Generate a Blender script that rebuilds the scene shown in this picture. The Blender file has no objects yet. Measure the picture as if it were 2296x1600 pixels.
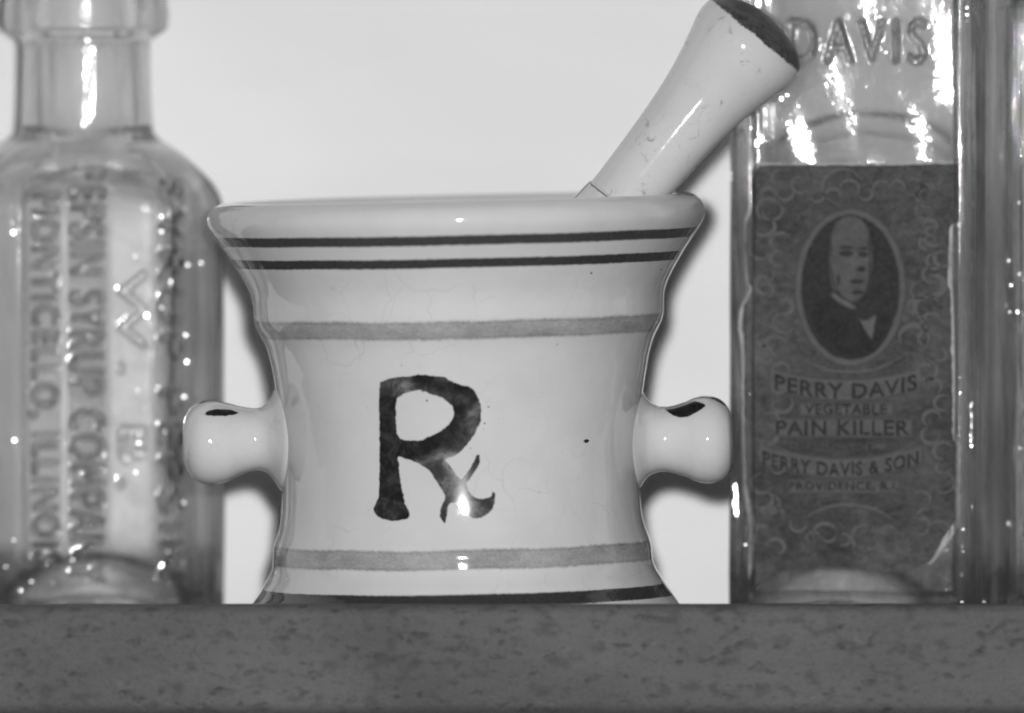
import bpy, bmesh, math, random
import numpy as np
from mathutils import Vector, Matrix, geometry

# ------------------------------------------------------------------ scale
# u: one reference pixel (2296 px wide picture) = 0.1 mm at the mortar's axis
PX = 1e-4
D = 30000.0           # camera to mortar axis, px units (3 m)
CX, CY0, YB = 1148.0, 0.0, 1412.0   # picture centre column, eye level row, shelf board row
ZC = (YB - CY0) * PX
rng = np.random.default_rng(7); random.seed(7)

def k(d): return PX * (D + d) / D
def W(x, y, d): return ((x - CX) * k(d), d * PX, ZC - (y - CY0) * k(d))

sc = bpy.context.scene
C = sc.collection
# ------------------------------------------------------------------ camera
cam = bpy.data.cameras.new("camera"); camo = bpy.data.objects.new("camera", cam); C.objects.link(camo)
camo.location = (0, -D * PX, ZC)
tgt = Vector((0, 0, ZC - 800 * PX))
camo.rotation_euler = (tgt - camo.location).to_track_quat('-Z', 'Y').to_euler()
cam.sensor_width = 36; cam.lens = 36 * D / 2296
cam.clip_start = 0.1; cam.clip_end = 50
cam.dof.use_dof = True; cam.dof.focus_distance = (D - 170) * PX
cam.dof.aperture_fstop = 7.2
sc.camera = camo
# ------------------------------------------------------------------ world and lamps
w = bpy.data.worlds.new("World"); sc.world = w; w.use_nodes = True
w.node_tree.nodes["Background"].inputs[0].default_value = (1, 1, 1, 1)
w.node_tree.nodes["Background"].inputs[1].default_value = 0.065
def area(name, loc, aim, size, power, shape='DISK', sy=None, caustic=False):
    l = bpy.data.lights.new(name, 'AREA'); l.shape = shape; l.size = size
    if sy: l.size_y = sy
    l.energy = power
    o = bpy.data.objects.new(name, l); C.objects.link(o); o.location = loc
    o.rotation_euler = (Vector(aim) - Vector(loc)).to_track_quat('-Z', 'Y').to_euler()
    if caustic: l.cycles.is_caustics_light = True
    return o
area("flash", (-0.004, -1.19, ZC - 60 * PX), (0, 0, 0.06), 0.030, 13.9)
sc.view_settings.view_transform = 'Standard'; sc.view_settings.look = 'None'
sc.view_settings.exposure = 0; sc.view_settings.gamma = 1
cy = sc.cycles
cy.use_denoising = True
cy.max_bounces = 24; cy.transmission_bounces = 24; cy.glossy_bounces = 8; cy.diffuse_bounces = 4
cy.transparent_max_bounces = 16
cy.caustics_refractive = True; cy.caustics_reflective = True; cy.blur_glossy = 0.6
cy.sample_clamp_indirect = 25

# ------------------------------------------------------------------ helpers
def mesh_obj(name, verts, faces, mat, parent=None, smooth=True):
    me = bpy.data.meshes.new(name)
    me.from_pydata([tuple(map(float, v)) for v in verts], [], [tuple(map(int, f)) for f in faces]); me.update()
    if smooth: me.shade_smooth()
    me.materials.append(mat)
    o = bpy.data.objects.new(name, me); C.objects.link(o)
    if parent: o.parent = parent
    return o
def tag(o, label, cat=None, group=None):
    o['label'] = label
    if cat: o['category'] = cat
    if group: o['group'] = group
    return o
def empty(name, loc, rot=(0, 0, 0)):
    o = bpy.data.objects.new(name, None); C.objects.link(o); o.location = loc; o.rotation_euler = rot
    o.empty_display_size = 0.01
    return o
def sstep(a, b, x):
    t = np.clip((x - a) / (b - a), 0, 1); return t * t * (3 - 2 * t)
def fattr(me, name, vals):
    a = me.attributes.new(name, 'FLOAT', 'POINT'); a.data.foreach_set('value', np.asarray(vals, dtype=np.float32))
def smoothcurve(pts, n):
    """Catmull-Rom resample by arc length."""
    P = np.array(pts, float); Q = np.vstack([2 * P[0] - P[1], P, 2 * P[-1] - P[-2]]); out = []
    for i in range(1, len(Q) - 2):
        for t in np.linspace(0, 1, 12, endpoint=False):
            a, b, c, d = Q[i - 1], Q[i], Q[i + 1], Q[i + 2]
            out.append(.5 * ((2 * b) + (-a + c) * t + (2 * a - 5 * b + 4 * c - d) * t * t + (-a + 3 * b - 3 * c + d) * t ** 3))
    out.append(P[-1]); out = np.array(out)
    L = np.r_[0, np.cumsum(np.hypot(*np.diff(out, axis=0).T))]
    g = np.linspace(0, L[-1], n)
    return np.c_[np.interp(g, L, out[:, 0]), np.interp(g, L, out[:, 1])]
def grid_faces(nr, nc, closed=True, flip=False):
    F = []
    for i in range(nr - 1):
        for j in range(nc if closed else nc - 1):
            a, b = i * nc + j, i * nc + (j + 1) % nc
            f = (a, b, b + nc, a + nc)
            F.append(f[::-1] if flip else f)
    return F

# node helper
class N:
    def __init__(s, name):
        s.m = bpy.data.materials.new(name); s.m.use_nodes = True; s.t = s.m.node_tree
        s.b = s.t.nodes["Principled BSDF"]; s.out = s.t.nodes["Material Output"]
    def n(s, typ, **kw):
        o = s.t.nodes.new(typ)
        for a, v in kw.items():
            if a in o.inputs: o.inputs[a].default_value = v
            else: setattr(o, a, v)
        return o
    def l(s, a, b): s.t.links.new(a, b)
    def coord(s, scale=(1, 1, 1)):
        c = s.n('ShaderNodeTexCoord'); m = s.n('ShaderNodeMapping'); m.inputs['Scale'].default_value = scale
        s.l(c.outputs['Object'], m.inputs[0]); return m.outputs[0]
    def noise(s, vec, scale, detail=4, rough=.6, dist=0):
        o = s.n('ShaderNodeTexNoise'); o.inputs['Scale'].default_value = scale; o.inputs['Detail'].default_value = detail
        o.inputs['Roughness'].default_value = rough; o.inputs['Distortion'].default_value = dist
        if vec: s.l(vec, o.inputs['Vector'])
        return o.outputs['Fac']
    def rmp(s, fac, a, b, c=0., d=1., smooth=False):
        o = s.n('ShaderNodeMapRange'); s.l(fac, o.inputs[0])
        if smooth: o.interpolation_type = 'SMOOTHSTEP'
        for i, v in zip((1, 2, 3, 4), (a, b, c, d)): o.inputs[i].default_value = v
        return o.outputs[0]
    def math(s, op, a, b=None, c=None):
        o = s.n('ShaderNodeMath'); o.operation = op
        for i, v in enumerate((a, b, c)):
            if v is None: continue
            if isinstance(v, (int, float)): o.inputs[i].default_value = v
            else: s.l(v, o.inputs[i])
        return o.outputs[0]
    def mix(s, fac, a, b):
        """scalar mix"""
        o = s.n('ShaderNodeMix'); o.data_type = 'FLOAT'
        for i, v in zip((0, 2, 3), (fac, a, b)):
            if isinstance(v, (int, float)): o.inputs[i].default_value = v
            else: s.l(v, o.inputs[i])
        return o.outputs[0]
    def grey(s, v, sock=None):
        o = s.n('ShaderNodeCombineColor')
        for i in range(3): s.l(v, o.inputs[i])
        s.l(o.outputs[0], sock or s.b.inputs['Base Color'])
    def bump(s, h, strength, dist):
        o = s.n('ShaderNodeBump'); o.inputs['Strength'].default_value = strength; o.inputs['Distance'].default_value = dist
        s.l(h, o.inputs['Height']); s.l(o.outputs[0], s.b.inputs['Normal']); return o

# ------------------------------------------------------------------ materials
def plain(name, v, rough=.6):
    s = N(name); s.b.inputs['Base Color'].default_value = (v, v, v, 1); s.b.inputs['Roughness'].default_value = rough; return s.m
# wall
s = N('wall_paint'); v = s.coord()
f = s.math('ADD', s.noise(s.coord((.6, 1, 1.4)), 13, 3, .55), s.math('MULTIPLY', s.noise(v, 1500, 2), .16))
s.grey(s.rmp(f, .35, .85, .70, .82)); s.b.inputs['Roughness'].default_value = .9
s.bump(s.noise(v, 1400, 3), .15, .0002); M_wall = s.m
# rail: stone-look laminate, mottled
s = N('mottled_rail'); v = s.coord((1, 1, 1.5))
blot = s.math('MAXIMUM', s.rmp(s.noise(s.coord((.8, 1, 1.3)), 260, 2, .5, .2), .52, .74, 0, 1, True), s.rmp(s.noise(s.coord((.8, 1, 1.3)), 780, 3, .7), .54, .72, 0, .8, True))
big = s.noise(s.coord((.5, 1, 1)), 40, 4)
fine = s.noise(v, 2600, 2, .7)
base = s.math('ADD', s.rmp(big, .3, .7, .062, .096), s.rmp(fine, .3, .7, -.016, .016))
light = s.rmp(s.noise(s.coord((1, 1, 1.7)), 150, 2, .5, .9), .66, .78, 0, .02, True)
base = s.math('ADD', base, light)
pv = s.n('ShaderNodeTexVoronoi'); pv.inputs['Scale'].default_value = 330
dn = s.n('ShaderNodeTexNoise'); dn.inputs['Scale'].default_value = 260; dn.inputs['Detail'].default_value = 3; s.l(v, dn.inputs['Vector'])
dv = s.n('ShaderNodeVectorMath'); dv.operation = 'MULTIPLY_ADD'; s.l(dn.outputs['Color'], dv.inputs[0]); dv.inputs[1].default_value = (.006, .006, .006); s.l(s.coord((.6, 1, 1.25)), dv.inputs[2]); s.l(dv.outputs[0], pv.inputs['Vector'])
pit = s.math('MULTIPLY', s.rmp(pv.outputs['Distance'], .05, .48, 1, 0, True), s.rmp(s.noise(v, 150, 2), .42, .62, 0, 1, True))
base = s.math('MULTIPLY', base, s.rmp(pit, 0, 1, 1.04, .70))
s.grey(s.math('MULTIPLY', base, s.rmp(blot, 0, 1, 1.07, .70))); s.b.inputs['Roughness'].default_value = .55
s.b.inputs['Specular IOR Level'].default_value = .25
s.bump(s.math('SUBTRACT', s.noise(v, 700, 5, .7), pit), .7, .0005); M_rail = s.m
M_board = plain('board_paint', .10, .7)

# glaze (mortar body with painted bands driven by the height attribute 'hh', in px rows)
BANDS = [(530, 10.8, .044, 2.2), (581, 10.2, .036, 1.8), (730, 20.5, .29, 4.5), (1239, 22, .28, 3.5), (1328, 13.5, .028, 2.0)]
def glaze(name, banded=False, cap=False):
    s = N(name); v = s.coord()
    cloud = s.noise(v, 60, 4)
    base = s.rmp(cloud, .3, .7, .50, .55)
    # fine pores, smudges
    vo = s.n('ShaderNodeTexVoronoi'); vo.feature = 'DISTANCE_TO_EDGE' if False else 'F1'; vo.inputs['Scale'].default_value = 120
    s.l(v, vo.inputs['Vector'])
    sel = s.math('GREATER_THAN', s.noise(v, 75, 1), .63)
    dot = s.math('MULTIPLY', s.rmp(vo.outputs['Distance'], .025, .055, .6, 0), sel)
    base = s.math('MULTIPLY', base, s.math('SUBTRACT', 1, dot))
    cr = s.n('ShaderNodeTexVoronoi'); cr.feature = 'DISTANCE_TO_EDGE'; cr.inputs['Scale'].default_value = 95
    wv = s.n('ShaderNodeVectorMath'); wv.operation = 'MULTIPLY_ADD'; nz = s.n('ShaderNodeTexNoise'); nz.inputs['Scale'].default_value = 90; s.l(v, nz.inputs['Vector'])
    s.l(nz.outputs['Color'], wv.inputs[0]); wv.inputs[1].default_value = (.012, .012, .012); s.l(v, wv.inputs[2]); s.l(wv.outputs[0], cr.inputs['Vector'])
    craz = s.math('MULTIPLY', s.rmp(cr.outputs['Distance'], .004, .015, .14, 0), s.rmp(s.noise(v, 28, 2), .52, .66, 0, 1, True))
    base = s.math('MULTIPLY', base, s.math('SUBTRACT', 1, craz))
    pep = s.math('GREATER_THAN', s.noise(v, 1500, 1), .80)
    base = s.math('MULTIPLY', base, s.math('SUBTRACT', 1, s.math('MULTIPLY', pep, .35)))
    vst = s.rmp(s.noise(s.coord((1, 1, .04)), 420, 2, .6), .70, .78, 0, .10, True)  # painted pale streaks standing in for reflected bottle edges
    base = s.math('MULTIPLY', base, s.math('ADD', 1, s.math('MULTIPLY', vst, s.rmp(s.noise(v, 22, 2), .5, .6))))
    smudge = s.rmp(s.noise(s.coord((1, 1, 2)), 140, 6, .75, 1.2), .62, .78, 0, .20, True)
    base = s.math('MULTIPLY', base, s.math('SUBTRACT', 1, smudge))
    if banded:
        a = s.n('ShaderNodeAttribute', attribute_name='hh').outputs['Fac']
        wav = s.math('MULTIPLY', s.math('SUBTRACT', s.noise(s.coord((1, 1, .3)), 45, 3), .5), 10)
        hf = s.noise(v, 900, 3, .7)
        hf2 = s.noise(v, 2200, 3, .7)
        for c0, hw, col, edge in BANDS:
            y = s.math('ADD', a, s.math('MULTIPLY', wav, 1.0 if hw > 15 else .45))
            y = s.math('ADD', y, s.math('MULTIPLY', s.math('SUBTRACT', hf, .5), 9 if hw > 15 else 4))
            dd = s.math('ABSOLUTE', s.math('SUBTRACT', y, c0))
            fac = s.rmp(dd, hw - edge, hw + edge, 1, 0, True)
            if hw > 15:
                c = s.math('ADD', s.rmp(hf2, .3, .7, col - .05, col + .07), s.rmp(s.noise(s.coord((1, 1, 2.5)), 70, 5, .75), .35, .65, .05, -.09)); c = s.math('SUBTRACT', c, s.rmp(s.math('ABSOLUTE', s.math('SUBTRACT', dd, hw - 4)), 0, 4, .05, 0))
                fac = s.math('MULTIPLY', fac, .93)
            else:
                c = s.math('ADD', s.rmp(hf2, .3, .7, col * .7, col * 1.6), 0)
            base = s.mix(fac, base, c)
    if cap:
        a = s.n('ShaderNodeAttribute', attribute_name='hh').outputs['Fac']
        y = s.math('ADD', a, s.math('MULTIPLY', s.math('SUBTRACT', s.noise(v, 260, 5, .75), .5), 22))
        fac = s.rmp(y, -9, -3, 0, 1, True)
        c = s.rmp(s.noise(v, 700, 4, .7), .3, .7, .02, .085)
        base = s.mix(fac, base, c)
        s.l(s.rmp(fac, 0, 1, .5, .25), s.b.inputs['Specular IOR Level']); s.l(s.rmp(fac, 0, 1, .07, .35), s.b.inputs['Roughness']); capfac = fac
        # crack line round the shaft
        y2 = s.math('ADD', a, s.math('MULTIPLY', s.noise(v, 120, 3), 30))
        crack = s.rmp(s.math('ABSOLUTE', s.math('ADD', y2, 480)), .8, 2.6, .75, 0)
        base = s.math('MULTIPLY', base, s.math('SUBTRACT', 1, crack))
        slv = s.n('ShaderNodeAttribute', attribute_name='sleeve_dark').outputs['Fac']  # darkens the lower sleeve's back, reaching round to both outlines
        base = s.mix(s.rmp(s.math('ADD', slv, s.math('MULTIPLY', s.math('SUBTRACT', s.noise(v, 400, 3), .5), .3)), .4, .6, 0, 1, True), base, .02)
        # scratches running along the shaft
        sm = s.rmp(s.noise(v, 170, 6, .78, .8), .57, .70, 0, .42, True)
        base = s.math('MULTIPLY', base, s.math('SUBTRACT', 1, sm))
    s.grey(base)
    s.b.inputs['Roughness'].default_value = .05; s.b.inputs['IOR'].default_value = 1.48
    s.b.inputs['Coat Weight'].default_value = .25; s.b.inputs['Coat Roughness'].default_value = .03
    s.bump(s.math('ADD', s.noise(v, 110, 2), s.math('MULTIPLY', s.noise(v, 420, 2), .12)), .28, .0006)
    if cap: s.l(s.rmp(capfac, 0, 1, .5, 0), s.b.inputs['Coat Weight'])
    return s.m
M_glaze = glaze('ivory_glaze'); M_body = glaze('banded_glaze', banded=True); M_pestle = glaze('pestle_glaze', cap=True)
# brushed dark paint under the glaze
s = N('dark_brush_paint'); v = s.coord()
c = s.rmp(s.noise(v, 230, 5, .72, .5), .40, .78, .010, .085, True)
lite = s.rmp(s.noise(s.coord((1.2, 1, .8)), 420, 3, .6), .70, .80, 0, .22, True)
tn = s.n('ShaderNodeAttribute', attribute_name='tone').outputs['Fac']
c = s.math('ADD', s.math('MULTIPLY', s.math('ADD', c, .004), s.math('ADD', .45, s.math('MULTIPLY', tn, 2.2))), s.math('MULTIPLY', lite, .6))
e = s.n('ShaderNodeAttribute', attribute_name='edge').outputs['Fac']
ee = s.math('ADD', e, s.math('MULTIPLY', s.math('SUBTRACT', s.noise(v, 1300, 3), .5), 2.4))
s.grey(s.mix(s.rmp(ee, -.4, 2.2, 0, 1, True), .52, c))
s.b.inputs['Roughness'].default_value = .12; s.b.inputs['Coat Weight'].default_value = .6; s.b.inputs['Coat Roughness'].default_value = .04
M_brush = s.m
# glass
def glass(name, col, b1, b2, through, film, streak=.45, bs=.6):
    """old glass: refracting body, partly straight-through, with a thin mineral film on it"""
    s = N(name); v = s.coord((1, 1, streak))
    h = s.math('ADD', s.noise(v, b1, 2), s.math('MULTIPLY', s.noise(s.coord(), b2, 2), .12))
    s.b.inputs['Base Color'].default_value = (col, col, col, 1)
    s.b.inputs['Transmission Weight'].default_value = 1; s.b.inputs['Roughness'].default_value = 0.0
    s.b.inputs['IOR'].default_value = 1.5
    bp = s.bump(h, bs, .0012)
    tr = s.n('ShaderNodeBsdfTransparent'); tr.inputs[0].default_value = (col, col, col, 1)
    gl = s.n('ShaderNodeBsdfGlossy'); gl.inputs['Roughness'].default_value = 0.06; s.l(bp.outputs[0], gl.inputs['Normal'])
    fr = s.n('ShaderNodeFresnel'); fr.inputs[0].default_value = 1.5
    thin = s.n('ShaderNodeMixShader'); s.l(fr.outputs[0], thin.inputs[0]); s.l(tr.outputs[0], thin.inputs[1]); s.l(gl.outputs[0], thin.inputs[2])
    m1 = s.n('ShaderNodeMixShader')
    lw = s.n('ShaderNodeLayerWeight'); lw.inputs[0].default_value = .5
    ed = s.n('ShaderNodeAttribute', attribute_name='thick').outputs['Fac']
    keep = s.math('MULTIPLY', s.math('SUBTRACT', 1, s.math('POWER', lw.outputs['Facing'], 1.25)), s.math('SUBTRACT', 1, ed))
    s.l(s.math('MINIMUM', s.math('MULTIPLY', keep, through), .96), m1.inputs[0])
    s.l(s.b.outputs[0], m1.inputs[1]); s.l(thin.outputs[0], m1.inputs[2])
    out = m1
    if film:
        df = s.n('ShaderNodeBsdfDiffuse'); df.inputs[0].default_value = (.85, .85, .85, 1); s.l(bp.outputs[0], df.inputs['Normal'])
        fz = s.math('MULTIPLY', s.rmp(s.noise(v, 38, 4, .6, .6), .35, .72, .25, 1, True), film)
        fz = s.math('ADD', fz, s.rmp(s.noise(s.coord((1, 1, .25)), 300, 4, .7), .45, .8, 0, film * .7))
        m2 = s.n('ShaderNodeMixShader'); s.l(fz, m2.inputs[0]); s.l(m1.outputs[0], m2.inputs[1]); s.l(df.outputs[0], m2.inputs[2]); out = m2
    dark_f = s.n('ShaderNodeAttribute', attribute_name='painted_dark').outputs['Fac']  # painted dark tone standing in for refraction at steep, thick glass
    dd = s.n('ShaderNodeBsdfDiffuse'); dd.inputs[0].default_value = (.03, .03, .03, 1)
    m3 = s.n('ShaderNodeMixShader'); s.l(s.math('MULTIPLY', dark_f, s.rmp(s.noise(s.coord(), 260, 4, .7), .3, .65, .45, 1)), m3.inputs[0])
    s.l(out.outputs[0], m3.inputs[1]); s.l(dd.outputs[0], m3.inputs[2])
    lit_f = s.n('ShaderNodeAttribute', attribute_name='painted_bright').outputs['Fac']  # painted pale tone standing in for light seen through the glass
    dw = s.n('ShaderNodeBsdfDiffuse'); s.grey(s.rmp(s.noise(s.coord((1, 2, 1)), 130, 4, .6, .8), .35, .65, .74, .92), dw.inputs[0])
    m4 = s.n('ShaderNodeMixShader'); s.l(lit_f, m4.inputs[0]); s.l(m3.outputs[0], m4.inputs[1]); s.l(dw.outputs[0], m4.inputs[2])
    s.l(m4.outputs[0], s.out.inputs[0])
    return s.m
GL = (glass('old_clear_glass', .96, 60, 500, .52, .12, .45, .16), glass('old_clear_glass_inside', .97, 45, 300, .85, 0, .45, .5))
GR = (glass('grey_pressed_glass', .93, 50, 600, .45, .10, .3, .45), glass('grey_pressed_glass_inside', .95, 60, 300, .8, 0))
# label paper
s = N('dark_label_paper'); v = s.coord()
orn = s.noise(s.coord((1, 1, 1)), 120, 5, .75, .5)
eng = s.noise(s.coord((1, 1, 1.6)), 520, 4, .8, .3)
g = s.math('ADD', s.rmp(orn, .3, .75, .040, .082), s.rmp(s.noise(v, 3200, 2, .8), .3, .7, -.014, .014))
g = s.math('ADD', g, s.rmp(eng, .34, .66, -.018, .022)); g = s.math('MULTIPLY', g, s.rmp(s.noise(s.coord(), 32, 3), .35, .65, .72, 1.2)); g = s.math('MAXIMUM', g, .02)
s.grey(g); s.b.inputs['Roughness'].default_value = .85; s.b.inputs['Specular IOR Level'].default_value = .2
s.bump(s.noise(s.coord((1, 1, 1)), 300, 4, .7), .3, .0003); M_label = s.m
def ink(name, lo, hi):
    s = N(name); v = s.coord()
    s.grey(s.rmp(s.noise(v, 900, 4, .75), .3, .7, lo, hi)); s.b.inputs['Roughness'].default_value = .85
    s.b.inputs['Specular IOR Level'].default_value = .2; return s.m
M_inkdark = ink('label_dark_ink', .016, .040); M_inklight = ink('label_light_ink', .065, .115); M_inkmid = ink('label_mid_ink', .068, .115)
def soft_ink(name, lo, hi, ground, width):
    s = N(name); v = s.coord(); e = s.n('ShaderNodeAttribute', attribute_name='edge').outputs['Fac']
    e = s.math('ADD', e, s.math('MULTIPLY', s.math('SUBTRACT', s.noise(v, 700, 3), .5), width * .5))
    c = s.math('ADD', s.rmp(s.noise(v, 420, 4, .7), .3, .7, lo, hi), s.rmp(s.noise(v, 2800, 2), .3, .7, -.01, .01))
    s.grey(s.mix(s.rmp(e, 0, width, 0, 1, True), ground, c)); s.b.inputs['Roughness'].default_value = .85; s.b.inputs['Specular IOR Level'].default_value = .2; return s.m
M_face = soft_ink('engraved_face', .058, .095, .034, 8); M_soft = soft_ink('engraved_white', .075, .12, .032, 6); M_feat = soft_ink('engraved_shadow', .022, .035, .052, 5)
M_ring = soft_ink('engraved_ring', .075, .10, .05, 6); M_banner = soft_ink('engraved_banner', .070, .096, .054, 9)
M_torn = ink('torn_paper_edge', .26, .55)

# ------------------------------------------------------------------ wall and shelf
wd = 1010
x0, x1 = -1.0, 1.0
wall = mesh_obj('wall', [(x0, wd * PX, -.5), (x1, wd * PX, -.5), (x1, wd * PX, .9), (x0, wd * PX, .9),
                         (x0, wd * PX + .02, -.5), (x1, wd * PX + .02, -.5), (x1, wd * PX + .02, .9), (x0, wd * PX + .02, .9)],
                [(0, 1, 2, 3), (5, 4, 7, 6), (3, 2, 6, 7), (1, 0, 4, 5), (1, 5, 6, 2), (4, 0, 3, 7)], M_wall, smooth=False)
wall['kind'] = 'structure'; wall['label'] = 'pale smooth wall behind the shelf'
shelf = empty('shelf', (0, 0, 0))
tag(shelf, 'dark mottled shelf with a raised front edge carrying the mortar and bottles', 'shelf')
def rbox(name, a, b, r, mat, parent, seg=5):
    bm = bmesh.new(); bmesh.ops.create_cube(bm, size=1)
    for vtx in bm.verts:
        vtx.co = Vector([(a[i] + b[i]) / 2 + vtx.co[i] * (b[i] - a[i]) for i in range(3)])
    bmesh.ops.bevel(bm, geom=bm.edges[:], offset=r, segments=seg, profile=.5, affect='EDGES')
    me = bpy.data.meshes.new(name); bm.to_mesh(me); bm.free(); me.shade_smooth(); me.materials.append(mat)
    o = bpy.data.objects.new(name, me); C.objects.link(o); o.parent = parent; return o
FD = -530   # rail's front face depth
ztop = ZC - (1358) * k(FD)
rbox('board', (-.6, (FD + 92) * PX, -.018), (.6, (wd - 2) * PX, 0), .0006, M_board, shelf)
rbox('front_rail', (-.6, FD * PX, ZC - 1603 * k(FD)), (.6, (FD + 90) * PX, ztop), .0026, M_rail, shelf, 6)

# ------------------------------------------------------------------ mortar
TILT = math.radians(-1.0)
AX = 1040.0
mort = empty('mortar', W(AX, YB, 0), (0, TILT, 0))
tag(mort, 'off-white glazed ceramic mortar with dark painted bands, two stub handles and a painted prescription sign', 'mortar')
# outer profile: (radius, row) from base to lip, then inside down to the bowl
prof = [(10, 1400), (300, 1401), (440, 1406), (478, 1412), (489, 1406), (490, 1392), (488, 1375), (480, 1357), (468, 1338), (455, 1320), (445, 1302), (435, 1285), (428, 1268),
        (426, 1250), (425, 1230), (421, 1212), (413, 1190), (407, 1165), (403, 1120), (402, 1050), (403, 990), (406, 940), (411, 890), (418, 845),
        (425, 805), (434, 772), (445, 748), (455, 728), (460, 708), (461, 690), (462, 668), (468, 645), (480, 620), (495, 594), (511, 568),
        (530, 540), (547, 515), (557, 495), (558, 478), (551, 461), (537, 449), (520, 444), (503, 447), (490, 457), (477, 480), (455, 530), (425, 600), (395, 700), (370, 820),
        (345, 960), (300, 1080), (220, 1180), (110, 1230), (8, 1240)]
P = smoothcurve(prof, 420); NC = 288
th = np.linspace(0, 2 * np.pi, NC, endpoint=False)
V = []; H = []
for r, y in P:
    for t in th:
        ww = 1 + .004 * math.sin(2 * t + 1 + y * .004) + .003 * math.sin(3 * t + y * .01)
        if r < 40: ww = 1
        # slight hand-made rise of the rim towards the right
        warp = 6 * max(0, (900 - y) / 450) * math.cos(t) * (r / 540) * .5
        V.append((r * ww * math.cos(t) * PX, r * ww * math.sin(t) * PX, (YB - y + warp) * PX)); H.append(y)
F = grid_faces(len(P), NC); nb = len(P)
F += [tuple(range(NC))[::-1], tuple((nb - 1) * NC + j for j in range(NC))]
body = mesh_obj('body', V, F, M_body, mort); fattr(body.data, 'hh', H)
def fixn(o):
    bm = bmesh.new(); bm.from_mesh(o.data); bmesh.ops.recalc_face_normals(bm, faces=bm.faces[:]); bm.to_mesh(o.data); bm.free()
fixn(body)
outer = np.array([p for p in P if True][:]);
oi = np.argmax(P[:, 1] > 1411); iend = np.argmin(np.where(P[:, 1] < 446, 0, 1))
op = P[oi:iend]; oo = np.argsort(op[:, 1]); OY, OR = op[oo, 1], op[oo, 0]
def R_at(y, t=0): return float(np.interp(y, OY, OR)) * (1 + .004 * math.sin(2 * t + 1 + y * .004) + .003 * math.sin(3 * t + y * .01))
Mrot = Matrix.Rotation(TILT, 3, 'Y'); Minv = Mrot.transposed(); mloc = Vector(W(AX, YB, 0))
def img_to_mortar(X, Y, lift=1.0):
    """picture point -> mortar-local point lying on the front of the glazed body (lift in px)"""
    d = -400.
    for _ in range(8):
        p = Minv @ (Vector(W(X, Y, d)) - mloc)
        lx, row = p.x / PX, YB - p.z / PX
        r = R_at(row, math.atan2(-math.sqrt(max(R_at(row) ** 2 - lx * lx, 0)), lx)) + lift
        ly = -math.sqrt(max(r * r - lx * lx, 0))
        d = (mloc + Mrot @ Vector((lx * PX, ly * PX, p.z))).y / PX
    return (lx * PX, ly * PX, p.z)
def seg_dist(p, loop):
    a = loop; b = np.roll(loop, -1, axis=0); ab = b - a; ap = p[:, None, :] - a[None]
    t = np.clip((ap * ab).sum(2) / np.maximum((ab * ab).sum(1), 1e-9), 0, 1)
    return np.sqrt(((ap - t[..., None] * ab) ** 2).sum(2)).min(1)
def inside(p, loop):
    x, y = p[:, 0], p[:, 1]; c = np.zeros(len(p), bool); j = len(loop) - 1
    for i in range(len(loop)):
        xi, yi = loop[i]; xj, yj = loop[j]
        if yi != yj: c ^= ((yi > y) != (yj > y)) & (x < (xj - xi) * (y - yi) / (yj - yi) + xi)
        j = i
    return c
def rough_loop(pts, step=3., amp=.8):
    P0 = np.array(pts, float); P0 = np.vstack([P0, P0[:1]])
    c = smoothcurve(P0, max(12, int(np.hypot(*np.diff(P0, axis=0).T).sum() / step)))[:-1]
    n = rng.normal(0, 1, c.shape); n = (n + np.roll(n, 1, 0) + np.roll(n, -1, 0)) / 2
    return c + n * amp * .5
def filled(loops, step):
    """triangulate loops (first outer, others holes) with inner grid points -> pts, tris, edge distance"""
    pts = []; ed = []
    for L in loops:
        s0 = len(pts); pts += [tuple(p) for p in L]; ed += [(s0 + i, s0 + (i + 1) % len(L)) for i in range(len(L))]
    A = np.vstack(loops); lo, hi = A.min(0), A.max(0)
    g = np.stack(np.meshgrid(np.arange(lo[0], hi[0], step), np.arange(lo[1], hi[1], step)), -1).reshape(-1, 2)
    m = inside(g, loops[0])
    for L in loops[1:]: m &= ~inside(g, L)
    g = g[m]
    if len(g):
        dist = np.min([seg_dist(g, L) for L in loops], axis=0); g = g[dist > step * .45]
    pts += [tuple(p) for p in g]
    r = geometry.delaunay_2d_cdt([Vector(p) for p in pts], ed, [], 0, 1e-4)
    Pn = np.array([tuple(p) for p in r[0]]); T = np.array([f for f in r[2]])
    cen = Pn[T].mean(1); m = inside(cen, loops[0])
    for L in loops[1:]: m &= ~inside(cen, L)
    T = T[m]; E = np.min([seg_dist(Pn, L) for L in loops], axis=0)
    return Pn, T, E
def decal(name, loops, fn, mat, parent, step=4):
    Pn, T, E = filled(loops, step)
    o = mesh_obj(name, [fn(*p) for p in Pn], T, mat, parent); fattr(o.data, 'edge', E); fixn_dir(o); return o
def fixn_dir(o):
    # make the average normal face the camera (-Y)
    s_ = sum((p.normal.y for p in o.data.polygons))
    if s_ > 0: o.data.flip_normals()
rx = lambda L: [(765.3 + x / 3.8597, 797.2 + y / 3.8597) for x, y in L]
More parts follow.
